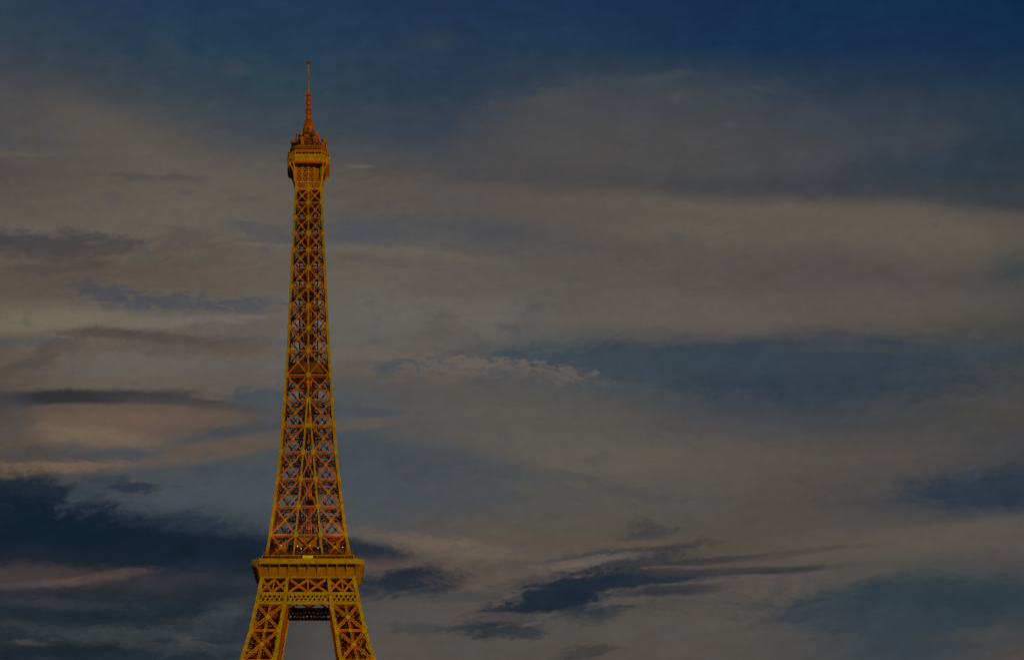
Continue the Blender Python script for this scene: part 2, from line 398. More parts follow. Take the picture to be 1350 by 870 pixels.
# ------------------------------------------------------------------ materials
def mat(name, base, rough=.55, vary=.18, scale=.8, metal=0.0, emit=None, estr=0.0):
    m = bpy.data.materials.new(name)
    m.use_nodes = True
    nt = m.node_tree
    b = nt.nodes['Principled BSDF']
    b.inputs['Roughness'].default_value = rough
    b.inputs['Metallic'].default_value = metal
    b.inputs['Specular IOR Level'].default_value = 0.25
    t = nt.nodes.new('ShaderNodeTexCoord')
    n = nt.nodes.new('ShaderNodeTexNoise')
    n.inputs['Scale'].default_value = scale
    n.inputs['Detail'].default_value = 5
    nt.links.new(t.outputs['Object'], n.inputs['Vector'])
    r = nt.nodes.new('ShaderNodeMapRange')
    r.inputs[1].default_value = .3
    r.inputs[2].default_value = .7
    r.inputs[3].default_value = 1 - vary
    r.inputs[4].default_value = 1 + vary
    nt.links.new(n.outputs[0], r.inputs[0])
    v = nt.nodes.new('ShaderNodeVectorMath')
    v.operation = 'MULTIPLY'
    v.inputs[0].default_value = base
    nt.links.new(r.outputs[0], v.inputs[1])
    nt.links.new(v.outputs[0], b.inputs['Base Color'])
    if emit:
        b.inputs['Emission Color'].default_value = (*emit, 1)
        b.inputs['Emission Strength'].default_value = estr
    return m


MC = mat("ochre_lit_iron", (.56, .375, .006), .5, .26, .5)  # same paint as the braces; yellower light on chords put into the colour
MG = mat("gusset_paint", (.64, .47, .006), .5, .08, .5)
MBR = mat("bronze_lit_iron", (.60, .215, .008), .55, .16, .7)  # same paint as the chords; their more orange light put into the colour
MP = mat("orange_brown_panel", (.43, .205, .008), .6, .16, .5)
MI = mat("red_brown_shaded_iron", (.28, .085, .006), .65, .3, .6)  # inner ironwork, its shade put into a darker colour
MID = mat("umber_shaded_iron", (.13, .034, .006), .7, .3, .6)  # core ironwork, deeper shade put into the colour
MOX = mat("red_oxide_paint", (.70, .18, .008), .55, .2, .8)
MLN = mat("rusty_landing_steel", (.26, .10, .01), .6, .3, .5)
MDK = mat("shade_black", (.012, .008, .008), .8, .3, 1.0)  # near-black that holds the shade under decks and inside gaps
MRED = mat("lift_red", (.55, .10, .02), .5, .1, 1.0)
MWH = mat("pale_mast_paint", (.5, .5, .4), .5, .1, 1.0)
MGND = mat("ground_surface", (.05, .05, .045), .9, .3, .05)

# ------------------------------------------------------------------ mesh builder
class MB:
    def __init__(s):
        s.v, s.f = [], []

    def quadbox(s, c):
        i = len(s.v)
        s.v += [tuple(p) for p in c]
        s.f += [(i, i+3, i+2, i+1), (i+4, i+5, i+6, i+7), (i, i+1, i+5, i+4), (i+1, i+2, i+6, i+5), (i+2, i+3, i+7, i+6), (i+3, i, i+4, i+7)]

    def bar(s, p, q, w, d=None, face=(0, -1, 0)):
        """box beam p->q, w = width seen from `face`, d = depth along `face`."""
        p, q = Vector(p), Vector(q)
        d = d or w
        ax = (q - p)
        if ax.length < 1e-5:
            return s
        ax.normalize()
        n = Vector(face)
        n = n - ax * n.dot(ax)
        if n.length < 1e-3:
            n = Vector((1, 0, 0)) - ax * ax.x
        n.normalize()
        t = ax.cross(n)
        a, b = t * w / 2, n * d / 2
        s.quadbox([p-a-b, p+a-b, p+a+b, p-a+b, q-a-b, q+a-b, q+a+b, q-a+b])
        return s

    def box(s, x0, x1, y0, y1, z0, z1):
        s.quadbox([(x0, y0, z0), (x1, y0, z0), (x1, y1, z0), (x0, y1, z0), (x0, y0, z1), (x1, y0, z1), (x1, y1, z1), (x0, y1, z1)])
        return s

    def girder(s, p, q, w, rail, lace, d=.3, face=(0, -1, 0)):
        """laced girder: two rails w apart with zigzag lacing."""
        p, q = Vector(p), Vector(q)
        ax = (q - p)
        ln = ax.length
        ax.normalize()
        n = Vector(face)
        n = (n - ax * n.dot(ax)).normalized()
        t = ax.cross(n) * (w - rail) / 2
        s.bar(p + t, q + t, rail, d, face)
        s.bar(p - t, q - t, rail, d, face)
        k = max(2, int(ln / (w * .8)))
        for i in range(k):
            a, b = p + ax * ln * i / k, p + ax * ln * (i + 1) / k
            sg = 1 if i % 2 else -1
            s.bar(a + t * sg, b - t * sg, lace, d * .6, face)
        return s

    def prism(s, pts, z0, z1):
        i, n = len(s.v), len(pts)
        s.v += [(x, y, z0) for x, y in pts] + [(x, y, z1) for x, y in pts]
        s.f.append(tuple(range(i + n - 1, i - 1, -1)))
        s.f.append(tuple(range(i + n, i + 2 * n)))
        for k in range(n):
            j = (k + 1) % n
            s.f.append((i + k, i + j, i + n + j, i + n + k))
        return s

    def ringwall(s, pts, z0, z1, t):
        """closed upright wall of thickness t following the outline."""
        cx = sum(p[0] for p in pts) / len(pts)
        cy = sum(p[1] for p in pts) / len(pts)
        n = len(pts)
        ins = []
        for x, y in pts:
            d = Vector((x - cx, y - cy))
            d = d * (1 - t / d.length)
            ins.append((cx + d.x, cy + d.y))
        i = len(s.v)
        s.v += [(x, y, z0) for x, y in pts] + [(x, y, z1) for x, y in pts] + [(x, y, z0) for x, y in ins] + [(x, y, z1) for x, y in ins]
        for k in range(n):
            j = (k + 1) % n
            s.f += [(i+k, i+j, i+n+j, i+n+k), (i+2*n+j, i+2*n+k, i+3*n+k, i+3*n+j), (i+n+k, i+n+j, i+3*n+j, i+3*n+k), (i+2*n+k, i+2*n+j, i+j, i+k)]
        return s

    def lathe(s, prof, seg=16, cx=0, cy=0):
        i = len(s.v)
        for r, z in prof:
            for k in range(seg):
                a = 2 * math.pi * k / seg
                s.v.append((cx + r * math.cos(a), cy + r * math.sin(a), z))
        for m in range(len(prof) - 1):
            for k in range(seg):
                j = (k + 1) % seg
                s.f.append((i+m*seg+k, i+m*seg+j, i+(m+1)*seg+j, i+(m+1)*seg+k))
        s.f.append(tuple(i + k for k in reversed(range(seg))))
        s.f.append(tuple(i + (len(prof) - 1) * seg + k for k in range(seg)))
        return s

    def build(s, name, m, parent=None, bevel=0.0):
        me = bpy.data.meshes.new(name)
        me.from_pydata(s.v, [], s.f)
        me.validate()
        me.update()
        o = bpy.data.objects.new(name, me)
        me.materials.append(m)
        COL.objects.link(o)
        if parent is not None:
            o.parent = parent
        if bevel:
            b = o.modifiers.new("bevel", 'BEVEL')
            b.width = bevel
            b.segments = 1
        return o


def tag(o, label=None, cat=None, group=None, kind=None):
    for k, v in (("label", label), ("category", cat), ("group", group), ("kind", kind)):
        if v:
            o[k] = v
    return o


def empty(name, loc=(0, 0, 0), parent=None):
    o = bpy.data.objects.new(name, None)
    COL.objects.link(o)
    o.location = loc
    if parent is not None:
        o.parent = parent
    return o


def copy_tree(o, parent=None):
    c = o.copy()
    COL.objects.link(c)
    c.parent = parent
    for ch in list(o.children):
        copy_tree(ch, c)
    return c


def turn_copies(o, parent, n=4):
    for k in range(1, n):
        c = copy_tree(o, parent)
        c.rotation_euler = (0, 0, 2 * math.pi * k / n)


def interp(tab, z):
    tab = sorted(tab)
    if z <= tab[0][0]:
        return tab[0][1]
    for (a, b), (c, d) in zip(tab, tab[1:]):
        if z <= c:
            return b + (d - b) * (z - a) / (c - a)
    return tab[-1][1]


# ------------------------------------------------------------------ ground
g = MB()
g.v = [(-9000, -9000, 0), (9000, -9000, 0), (9000, 9000, 0), (-9000, 9000, 0)]
g.f = [(0, 1, 2, 3)]
tag(g.build("ground", MGND), kind="structure")

# ------------------------------------------------------------------ the tower
OUT = [(0, 62.4), (57.6, 33.6), (76.34, 26.34), (88.47, 22.96), (98.98, 20.69), (109.54, 18.69), (116.77, 17.24), (127.14, 15.45), (138.65, 13.93), (149.87, 12.7),
       (160.74, 11.5), (171.48, 10.7), (181.82, 9.93), (191.95, 9.22), (201.76, 8.66), (211.03, 8.21), (219.91, 7.8), (227.77, 7.38), (235.32, 7.02),
       (242.58, 6.66), (249.4, 6.33), (255.68, 6.03), (262.01, 5.7), (267.43, 5.43), (290, 5.43)]
INN = [(0, 37), (57.6, 18.6), (76.34, 12.15), (88.47, 10.3), (98.98, 8.42), (109.54, 7.41), (116.77, 5.95), (127.14, 4.8), (138.65, 3.83), (149.87, 2.88),
       (160.74, 1.98), (171.48, 1.14), (181.82, 0.0), (300, 0.0)]
A = lambda z: interp(OUT, z)
I = lambda z: interp(INN, z)

tower = empty("lattice_tower")
tag(tower, "tall floodlit orange and yellow iron lattice tower rising into a cloudy dusk sky", "tower")

# --- shaft above the second platform
LEV = [116.77, 127.14, 138.65, 149.87, 160.74, 171.48, 181.82, 191.95, 201.76, 211.03, 219.91, 227.77, 235.32, 242.58, 249.4, 255.68, 262.01, 267.43]


def F(s, z, back=0.0):           # point on the front face
    return (s, -A(z) + back, z)


# corner chords
for k in range(4):
    sx, sy = ((-1, -1), (1, -1), (1, 1), (-1, 1))[k]
    m = MB()
    zz = [z for z in LEV] + [270.2]
    for a, b in zip(zz, zz[1:]):
        w = 1.15 if a < 180 else (1.0 if a < 230 else .9)
        m.bar((sx * (A(a) - w / 2), sy * (A(a) - w / 2), a - .05), (sx * (A(b) - w / 2), sy * (A(b) - w / 2), b + .05), w, w, (0, -1, 0))
    m.build("corner_chord", MC, tower)

face = empty("lattice_face", parent=tower)
for sgn in (-1, 1):               # inner chords, two until they merge
    m = MB()
    zz = [z for z in LEV if z <= 181.9]
    for a, b in zip(zz, zz[1:]):
        m.bar(F(sgn * max(I(a), .38), a, .3), F(sgn * max(I(b), .38), b, .3), .72, .55)
    m.build("inner_chord", MC, face)
m = MB()
zz = [z for z in LEV if z > 181] + [270.2]
for a, b in zip(zz, zz[1:]):
    m.bar(F(0, a, .3), F(0, b, .3), .62, .5)
m.build("centre_chord", MC, face)

for i, z in enumerate(LEV):
    ci = I(z)
    oa = A(z) - 1.0
    if i > 0:
        g_ = MB()
        hh = .62 if z < 200 else .5
        g_.bar(F(-oa, z, .45), F(oa, z, .45), hh, .4)
        if z < 200:
            g_.bar(F(-oa, z - .75, .5), F(oa, z - .75, .5), .18, .3)
        g_.build("girder", MBR, face)
        ss = 1.75 if z < 180 else 1.75
        spots_ = [-A(z) + ss * .34, A(z) - ss * .34] + ([-ci, ci] if ci > 1.2 else ([0]))
        for s_ in spots_:
            q = MB()
            h2 = ss * .55
            w2 = ss * .5 if abs(s_) < A(z) * .8 else ss * .36
            if ci <= 1.2 and ci > .3 and s_ == 0:
                w2 = ss * .8
            # octagonal plate just proud of the chords
            y0 = -A(z)
            pts = [(-w2, -h2*.5), (-w2*.55, -h2), (w2*.55, -h2), (w2, -h2*.5), (w2, h2*.5), (w2*.55, h2), (-w2*.55, h2), (-w2, h2*.5)]
            base = len(q.v)
            tilt = 0
            for yy in (y0 - .12, y0 + .1):
                q.v += [(s_ + px, yy + (A(z) - A(z + pz)), z + pz) for px, pz in pts]
            q.f.append(tuple(range(base, base + 8)))
            q.f.append(tuple(range(base + 15, base + 7, -1)))
            for k in range(8):
                j = (k + 1) % 8
                q.f.append((base + j, base + k, base + 8 + k, base + 8 + j))
            q.build("gusset", MG, face)
    if i + 1 < len(LEV):
        z2 = LEV[i + 1]
        bw = .66 if z < 180 else .6
        panels = [(-1, ), (1, )]
        for sg in (-1, 1):
            a0, a1 = sg * (A(z) - .9), sg * (A(z2) - .9)
            b0, b1 = sg * (I(z) + .3), sg * (I(z2) + .3)
            q = MB()
            q.bar(F(a0, z + .2, .42), F(b1, z2 - .2, .42), bw, .35)
            q.bar(F(b0, z + .2, .62), F(a1, z2 - .2, .62), bw, .35)
            cr = q.build("cross_brace", MBR, face)
            w1 = abs(b0 - a0)
            w2_ = abs(b1 - a1)
            tt = w1 / (w1 + w2_)
            zc = z + .2 + (z2 - z - .4) * tt
            xc = a0 + (b1 - a0) * tt
            yc = -A(zc) + .2
            MB().prism([(xc - .42, yc), (xc + .42, yc), (xc + .42, yc + .15), (xc - .42, yc + .15)], zc - .42, zc + .42).build("crossing_plate", MG, cr)
        if 138 > z or I(z2) > 1.5:
            if z > 127:
                q = MB()
                q.bar(F(-I(z) + .3, z + .2, .5), F(I(z2) - .3, z2 - .2, .5), bw * .8, .3)
                q.bar(F(I(z) - .3, z + .2, .7), F(-I(z2) + .3, z2 - .2, .7), bw * .8, .3)
                q.build("cross_brace", MBR, face)
            else:
                q = MB()
                q.bar(F(-I(z) + .3, z + .2, .5), F(I(z2) - .3, z2 - .2, .5), bw * .8, .3)
                q.bar(F(I(z) - .3, z + .2, .7), F(-I(z2) + .3, z2 - .2, .7), bw * .8, .3)
                q.build("cross_brace", MBR, face)

# band of four small crossed boxes, then the lattice strips under the top gallery
m = MB()
a_ = 5.43
for z, h in ((267.43, .75), (270.2, .55)):
    m.bar((-a_ + .5, -a_ + .1, z), (a_ - .5, -a_ + .1, z), h, .5)
m.build("band_rail", MC, face)
m = MB()
w4 = (2 * a_ - 1.8) / 4
for k in range(4):
    x0 = -a_ + .9 + k * w4
    x1 = x0 + w4
    z0, z1 = 267.8, 269.95
    m.bar((x0, -a_ + .3, z0), (x1, -a_ + .3, z1), .32, .2)
    m.bar((x1, -a_ + .35, z0), (x0, -a_ + .35, z1), .32, .2)
    m.bar((x0, -a_ + .25, z0), (x0, -a_ + .25, z1), .3, .3)
    cx_, cz_ = (x0 + x1) / 2, (z0 + z1) / 2
    for j in range(8):
        t0, t1 = j * math.pi / 4, (j + 1) * math.pi / 4
        m.bar((cx_ + .8 * math.cos(t0), -a_ + .28, cz_ + .8 * math.sin(t0)), (cx_ + .8 * math.cos(t1), -a_ + .28, cz_ + .8 * math.sin(t1)), .2, .2)
m.build("crossed_band", MBR, face)
for x in (-5.15, 5.15):
    MB().bar((x, -5.3, 270.4), (x, -5.3, 277.4), .62, .6).build("gallery_post", MC, face)
for x in (-2.55, -.05, 2.5):
    MB().bar((x, -5.2, 270.4), (x, -5.2, 276.4), .42, .4).build("gallery_post", MC, face)
m = MB()
for k, (x0, x1) in enumerate(((-4.85, -2.75), (-2.35, -.25), (.15, 2.3))):
    for j in range(3):
        z0 = 270.6 + j * 1.95
        m.bar((x0, -5.1, z0), (x1, -5.1, z0 + 1.9), .34, .2)
        m.bar((x1, -5.06, z0), (x0, -5.06, z0 + 1.9), .34, .2)
        m.bar((x0, -5.0, z0 + 1.9), (x1, -5.0, z0 + 1.9), .3, .2)
        m.bar((x0 + .15, -5.02, z0), (x0 + .15, -5.02, z0 + 1.95), .22, .2)
        m.bar((x1 - .15, -5.02, z0), (x1 - .15, -5.02, z0 + 1.95), .22, .2)
m.build("lattice_strip", MBR, face)
MB().prism([(2.75, -5.05), (4.3, -5.05), (4.3, -4.9), (2.75, -4.9)], 270.5, 275.8).build("sheet_panel", MP, face)
# curved brackets in the face plane and in front of it
for sg in (-1, 1):
    m = MB()
    prev = None
    for j in range(9):
        t = j / 8
        x = 5.6 + 2.7 * (1 - math.cos(t * math.pi / 2))
        z = 270.3 + 7.1 * math.sin(t * math.pi / 2)
        y = -5.4 - .9 * (1 - math.cos(t * math.pi / 2))
        p_ = (sg * x, y, z)
        if prev:
            m.bar(prev, p_, .42, .4)
        prev = p_
    m.build("curved_bracket", MC, face)
    m = MB()
    for j in range(1, 5):
        t = j / 5
        x = 5.6 + 2.7 * (1 - math.cos(t * math.pi / 2))
        z = 270.3 + 7.1 * math.sin(t * math.pi / 2)
        m.bar((sg * 5.4, -5.4, z), (sg * x, -5.6, z + .1), .25, .2)
        m.bar((sg * 5.4, -5.4, z + .1), (sg * (x + .5), -5.7, min(z + 1.5, 277)), .22, .2)
    m.build("bracket_web", MBR, face)
turn_copies(face, tower)

# --- inner frames of the four upper pillars, the diaphragms and the lift core
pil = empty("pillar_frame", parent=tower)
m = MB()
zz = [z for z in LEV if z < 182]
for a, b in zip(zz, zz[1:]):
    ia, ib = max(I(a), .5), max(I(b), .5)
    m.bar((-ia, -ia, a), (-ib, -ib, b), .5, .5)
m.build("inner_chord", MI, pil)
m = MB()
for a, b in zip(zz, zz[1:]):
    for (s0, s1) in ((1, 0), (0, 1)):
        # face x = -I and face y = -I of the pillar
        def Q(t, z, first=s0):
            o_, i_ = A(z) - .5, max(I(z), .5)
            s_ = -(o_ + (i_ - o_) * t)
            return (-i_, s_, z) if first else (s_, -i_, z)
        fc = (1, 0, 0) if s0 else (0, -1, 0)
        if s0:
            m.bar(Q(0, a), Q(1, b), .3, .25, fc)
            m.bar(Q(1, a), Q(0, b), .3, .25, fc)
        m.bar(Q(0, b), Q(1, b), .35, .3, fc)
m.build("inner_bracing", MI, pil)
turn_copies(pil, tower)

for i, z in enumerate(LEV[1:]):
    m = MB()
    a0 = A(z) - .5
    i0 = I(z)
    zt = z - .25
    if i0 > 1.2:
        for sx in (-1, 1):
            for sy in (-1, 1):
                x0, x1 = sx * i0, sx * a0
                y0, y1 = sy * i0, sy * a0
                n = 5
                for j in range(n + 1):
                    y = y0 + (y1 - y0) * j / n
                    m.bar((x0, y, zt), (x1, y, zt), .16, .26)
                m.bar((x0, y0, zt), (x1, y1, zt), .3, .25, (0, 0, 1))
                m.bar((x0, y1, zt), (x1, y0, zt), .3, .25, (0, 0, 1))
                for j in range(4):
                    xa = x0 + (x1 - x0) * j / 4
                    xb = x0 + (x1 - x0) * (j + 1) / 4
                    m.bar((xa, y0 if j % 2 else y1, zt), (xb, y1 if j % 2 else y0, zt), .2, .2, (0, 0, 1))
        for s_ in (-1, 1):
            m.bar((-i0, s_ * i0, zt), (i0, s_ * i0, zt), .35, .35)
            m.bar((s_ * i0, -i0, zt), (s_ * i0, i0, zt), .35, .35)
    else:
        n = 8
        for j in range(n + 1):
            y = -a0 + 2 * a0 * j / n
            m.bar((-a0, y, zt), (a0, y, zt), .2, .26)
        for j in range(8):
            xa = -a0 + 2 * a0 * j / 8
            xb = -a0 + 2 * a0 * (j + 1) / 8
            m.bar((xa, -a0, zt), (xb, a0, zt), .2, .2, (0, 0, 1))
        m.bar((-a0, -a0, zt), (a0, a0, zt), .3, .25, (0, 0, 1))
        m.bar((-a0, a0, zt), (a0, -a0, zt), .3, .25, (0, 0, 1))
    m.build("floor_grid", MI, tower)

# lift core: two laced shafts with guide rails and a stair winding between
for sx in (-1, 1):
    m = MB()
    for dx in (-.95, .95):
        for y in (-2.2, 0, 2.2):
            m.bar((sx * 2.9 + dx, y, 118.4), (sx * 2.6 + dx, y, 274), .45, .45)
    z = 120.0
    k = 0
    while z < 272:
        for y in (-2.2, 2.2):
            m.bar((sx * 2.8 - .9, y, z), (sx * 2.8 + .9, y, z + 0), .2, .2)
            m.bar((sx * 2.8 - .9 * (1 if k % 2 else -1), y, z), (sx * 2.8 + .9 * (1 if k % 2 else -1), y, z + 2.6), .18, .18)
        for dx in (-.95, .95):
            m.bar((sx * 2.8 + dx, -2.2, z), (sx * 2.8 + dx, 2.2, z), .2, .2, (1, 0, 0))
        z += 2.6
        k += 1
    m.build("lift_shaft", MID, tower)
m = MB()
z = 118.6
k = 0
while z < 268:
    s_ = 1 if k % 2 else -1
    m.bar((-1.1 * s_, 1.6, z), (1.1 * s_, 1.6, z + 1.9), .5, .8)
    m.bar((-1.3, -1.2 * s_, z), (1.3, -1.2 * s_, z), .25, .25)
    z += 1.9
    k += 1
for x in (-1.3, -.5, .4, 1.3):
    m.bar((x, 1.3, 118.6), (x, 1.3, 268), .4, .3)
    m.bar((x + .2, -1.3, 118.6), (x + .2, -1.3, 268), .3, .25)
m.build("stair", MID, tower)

# intermediate landing: a round drum inside the shaft
drum = MB().lathe([(8.0, 193.6), (8.45, 194.0), (8.45, 197.2), (8.2, 197.4)], 32).build("round_landing", MLN, tower)
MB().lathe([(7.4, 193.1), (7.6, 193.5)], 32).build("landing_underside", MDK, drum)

# --- second platform
deck = empty("second_platform", parent=tower)
CH = 3.1


def octo(a, c):
    return [(-a + c, -a), (a - c, -a), (a, -a + c), (a, a - c), (a - c, a), (-a + c, a), (-a, a - c), (-a, -a + c)]


m = MB()
m.ringwall(octo(21.95, CH), 114.75, 116.45, 1.2)
m.build("cornice", MC, deck)
m = MB()
m.ringwall(octo(22.1, CH), 114.45, 114.75, 1.5)
m.ringwall(octo(22.05, CH), 116.2, 116.5, 1.5)
m.build("cornice_moulding", MC, deck)
MB().prism(octo(21.8, CH), 114.5, 114.9).build("deck_slab", MDK, deck)  # shade below the overhang put into the slab's near-black colour
# walls between the corbels, a little behind the truss
MB().ringwall(octo(18.95, .3), 109.95, 114.5, .3).build("corbel_wall", MP, deck)
MB().ringwall(octo(19.2, .3), 109.8, 110.05, .6).build("corbel_sill", MC, deck)


def corbel(m, p0, nrm, w=.42):
    """plate bracket: p0 foot on the wall, nrm outward, sweeping out to the cornice."""
    p0, n = Vector(p0), Vector(nrm)
    t = Vector((-n.y, n.x, 0))
    prof = [(0, 0), (.22, 0), (.3, .8), (.48, 1.9), (.85, 2.9), (1.55, 3.7), (2.75, 4.25), (2.75, 4.5), (0, 4.5)]
    base = len(m.v)
    for sd_ in (-w / 2, w / 2):
        for d, h in prof:
            m.v.append(tuple(p0 + n * d + t * sd_ + Vector((0, 0, h))))
    k = len(prof)
    m.f.append(tuple(base + j for j in range(k)))
    m.f.append(tuple(base + k + j for j in reversed(range(k))))
    for j in range(k):
        j2 = (j + 1) % k
        m.f.append((base + j2, base + j, base + k + j, base + k + j2))


for side in range(4):
    rot = Matrix.Rotation(side * math.pi / 2, 3, 'Z')
    for k in range(11):
        x = -18.75 + 37.5 * k / 10
        m = MB()
        corbel(m, rot @ Vector((x, -19.0, 109.98)), rot @ Vector((0, -1, 0)), .5)
        m.build("corbel", MP, deck)
    m = MB()
    corbel(m, rot @ Vector((-18.95, -18.95, 109.98)), (rot @ Vector((-1, -1, 0))).normalized(), .5)
    m.build("corner_corbel", MP, deck)
MB().ringwall(octo(19.08, .3), 113.75, 114.46, .3).build("painted_shade_band", MDK, deck)  # near-black band, the cornice's shade put into its colour
# thin upright ribs on the corbel walls
m = MB()
for side in range(4):
    rot = Matrix.Rotation(side * math.pi / 2, 3, 'Z')
    for k in range(50):
        p = rot @ Vector((-18.4 + 36.8 * k / 49, -19.0, 0))
        m.bar((p.x, p.y, 110.1), (p.x, p.y, 114.2), .12, .14)
m.build("wall_ribbing", MP, deck)
# faint joint line along the corbel walls
MB().ringwall(octo(19.0, .3), 113.3, 113.45, .2).build("wall_joint", MBR, deck)

# setback parapet and upper terrace
m = MB()
a_ = 18.1
m.ringwall(octo(a_, .6), 118.42, 118.65, .35)
m.build("handrail", MC, deck)
m = MB()
for side in range(4):
    rot = Matrix.Rotation(side * math.pi / 2, 3, 'Z')
    for k in range(11):
        p = rot @ Vector((-a_ + .3 + (2 * a_ - .6) * k / 10, -a_ + .1, 0))
        m.bar((p.x, p.y, 114.9), (p.x, p.y, 118.42), .26, .26)
m.build("parapet_frame", MC, deck)
MB().ringwall(octo(17.2, .6), 114.9, 118.3, .2).build("parapet_back", MI, deck)
m = MB()
m.ringwall(octo(a_ - .2, .6), 114.9, 117.15, .2)
m.build("parapet_wall", MP, deck)
MB().prism(octo(17.7, .6), 118.3, 118.5).build("terrace_slab", MI, deck)
# mesh fence round the terrace
m = MB()
for side in range(4):
    rot = Matrix.Rotation(side * math.pi / 2, 3, 'Z')
    for k in range(41):
        p = rot @ Vector((-17.3 + 34.6 * k / 40, -17.35, 0))
        q_ = rot @ Vector((-17.3 + 34.6 * k / 40, -17.75, 0))
        m.bar((p.x, p.y, 118.5), (p.x, p.y, 120.3), .09, .09)
        if k % 4 == 0:
            m.bar((p.x, p.y, 118.5), (q_.x, q_.y, 120.9), .16, .16)
    for z in (119.5, 120.3):
        p, q_ = rot @ Vector((-17.3, -17.35, z)), rot @ Vector((17.3, -17.35, z))
        m.bar(p, q_, .1, .1)
m.build("terrace_fence", MI, deck)

# pavilion, kiosks and plant on the terrace
pav = MB().box(-4.9, 4.9, -12.6, 10, 122.7, 126.4).build("pavilion", MP, deck)
m = MB()
for k in range(17):
    x = -4.7 + 9.4 * k / 16
    m.bar((x, -12.68, 123.9), (x, -12.68, 126.2), .14, .1)
m.bar((-4.95, -12.7, 126.35), (4.95, -12.7, 126.35), .35, .25)
m.bar((-4.95, -12.7, 123.6), (4.95, -12.7, 123.6), .3, .25)
m.build("pavilion_screen", MBR, pav)
MB().box(-5.6, 5.6, -11.9, 10, 118.5, 122.6).build("opening_shade_block", MDK, deck)  # solid block, the open gap's shade put into its black colour
for (x0, x1, y0, y1, z0, z1, mm) in ((-13.2, -8.2, -11, -6, 118.5, 124.0, MBR), (8.0, 13.4, -11, -6, 118.5, 123.0, MI), (9.0, 13.2, -10, -4, 123.0, 126.4, MBR),
                                     (-12, -9, -12.5, -11, 118.5, 121.0, MP), (10.4, 12.4, -13.2, -12, 118.5, 121.6, MI), (-9.8, 9.8, 6, 11, 118.5, 125.5, MI)):
    MB().box(x0, x1, y0, y1, z0, z1).build("kiosk", mm, deck, .15)
m = MB()
for x in (-13.2, -11.6, -10, -8.2, 8.0, 9.4, 11.4, 13.4):
    m.bar((x, -11.4, 118.5), (x, -11.4, 125.8), .32, .32)
    m.bar((x, -11.4, 122.5), (x + 1.2, -11.4, 125.8), .25, .25)
m.bar((-13.4, -11.4, 125.6), (13.4, -11.4, 125.6), .2, .2)
m.build("terrace_frame", MBR, deck)

# --- truss and lace belt under the platform
belt = empty("platform_truss", parent=tower)


def G(s, z, back=0.0):
    return (s, -A(z) + back, z)


m = MB()
for z, h in ((109.62, .35), (103.45, .75), (99.35, .85)):
    m.bar(G(-A(z) + .6, z, .3), G(A(z) - .6, z, .3), h, .6)
m.build("truss_rail", MC, belt)
segs = []
zt, zb = 109.0, 103.8
for (l0, r0, l1, r1) in ((-1, 'm', 0, 0),):
    pass
def seg_x(frac_pts, z):
    return [f(z) for f in frac_pts]
edge = [lambda z: -A(z) + .9, lambda z: -(A(z) + I(z)) / 2, lambda z: -I(z) - .3, lambda z: -I(z) + .5, lambda z: 0.0, lambda z: I(z) - .5, lambda z: I(z) + .3, lambda z: (A(z) + I(z)) / 2, lambda z: A(z) - .9]
for (a, b) in ((0, 1), (1, 2), (3, 4), (4, 5), (6, 7), (7, 8)):
    m = MB()
    la, lb = edge[a], edge[b]
    m.bar(G(la(zb), zb, .35), G(lb(zt), zt, .35), .95, .35)
    m.bar(G(lb(zb), zb, .6), G(la(zt), zt, .6), .95, .35)
    m.build("cross_brace", MBR, belt)
for e_ in (1, 4, 7):
    MB().bar(G(edge[e_](zb), zb, .75), G(edge[e_](zt), zt, .75), .7, .4).build("upright", MBR, belt)
m = MB()                              # lace belt of small diamonds
zb2, zt2 = 99.7, 103.1
for (fa, fb) in ((edge[0], edge[2]), (edge[3], edge[5]), (edge[6], edge[8])):
    x0, x1 = fa(101.4), fb(101.4)
    n = max(1, round((x1 - x0) / 1.72))
    st = (x1 - x0) / n
    dz = (zt2 - zb2)
    for k in range(-2, n + 3):
        for half in (0,):
            xa = x0 + st * k
            for dr in (1, -1):
                p0 = [xa, zb2]
                p1 = [xa + dr * dz * .72, zt2]
                # clip to the panel
                def clip(p, q):
                    if p[0] < x0 and q[0] < x0 or p[0] > x1 and q[0] > x1:
                        return None
                    out = []
                    for u, w in ((p, q), (q, p)):
                        u = list(u)
                        for lim, cmp_ in ((x0, u[0] < x0), (x1, u[0] > x1)):
                            if cmp_:
                                tt = (lim - u[0]) / (w[0] - u[0])
                                u = [lim, u[1] + (w[1] - u[1]) * tt]
                        out.append(u)
                    return out
                c = clip(p0, p1)
                if c:
                    bk = .3 if dr == 1 else .42
                    m.bar(G(c[0][0], c[0][1], bk), G(c[1][0], c[1][1], bk), .5, .2)
for z in (103.0, 99.85):
    m.bar(G(-A(z) + .8, z, .36), G(A(z) - .8, z, .36), .3, .3)
m.build("lace_belt", MC, belt)
turn_copies(belt, tower)
m = MB()                              # added black lattice standing in for the unlit rear belt
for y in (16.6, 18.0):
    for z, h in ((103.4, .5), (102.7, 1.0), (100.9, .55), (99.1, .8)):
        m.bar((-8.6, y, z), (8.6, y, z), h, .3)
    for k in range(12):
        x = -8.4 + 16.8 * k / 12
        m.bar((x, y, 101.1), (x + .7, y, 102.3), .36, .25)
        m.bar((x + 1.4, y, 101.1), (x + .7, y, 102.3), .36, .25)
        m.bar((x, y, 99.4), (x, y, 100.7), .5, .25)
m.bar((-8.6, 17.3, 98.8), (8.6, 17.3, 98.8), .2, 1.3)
m.build("unlit_belt_screen", MDK, tower)
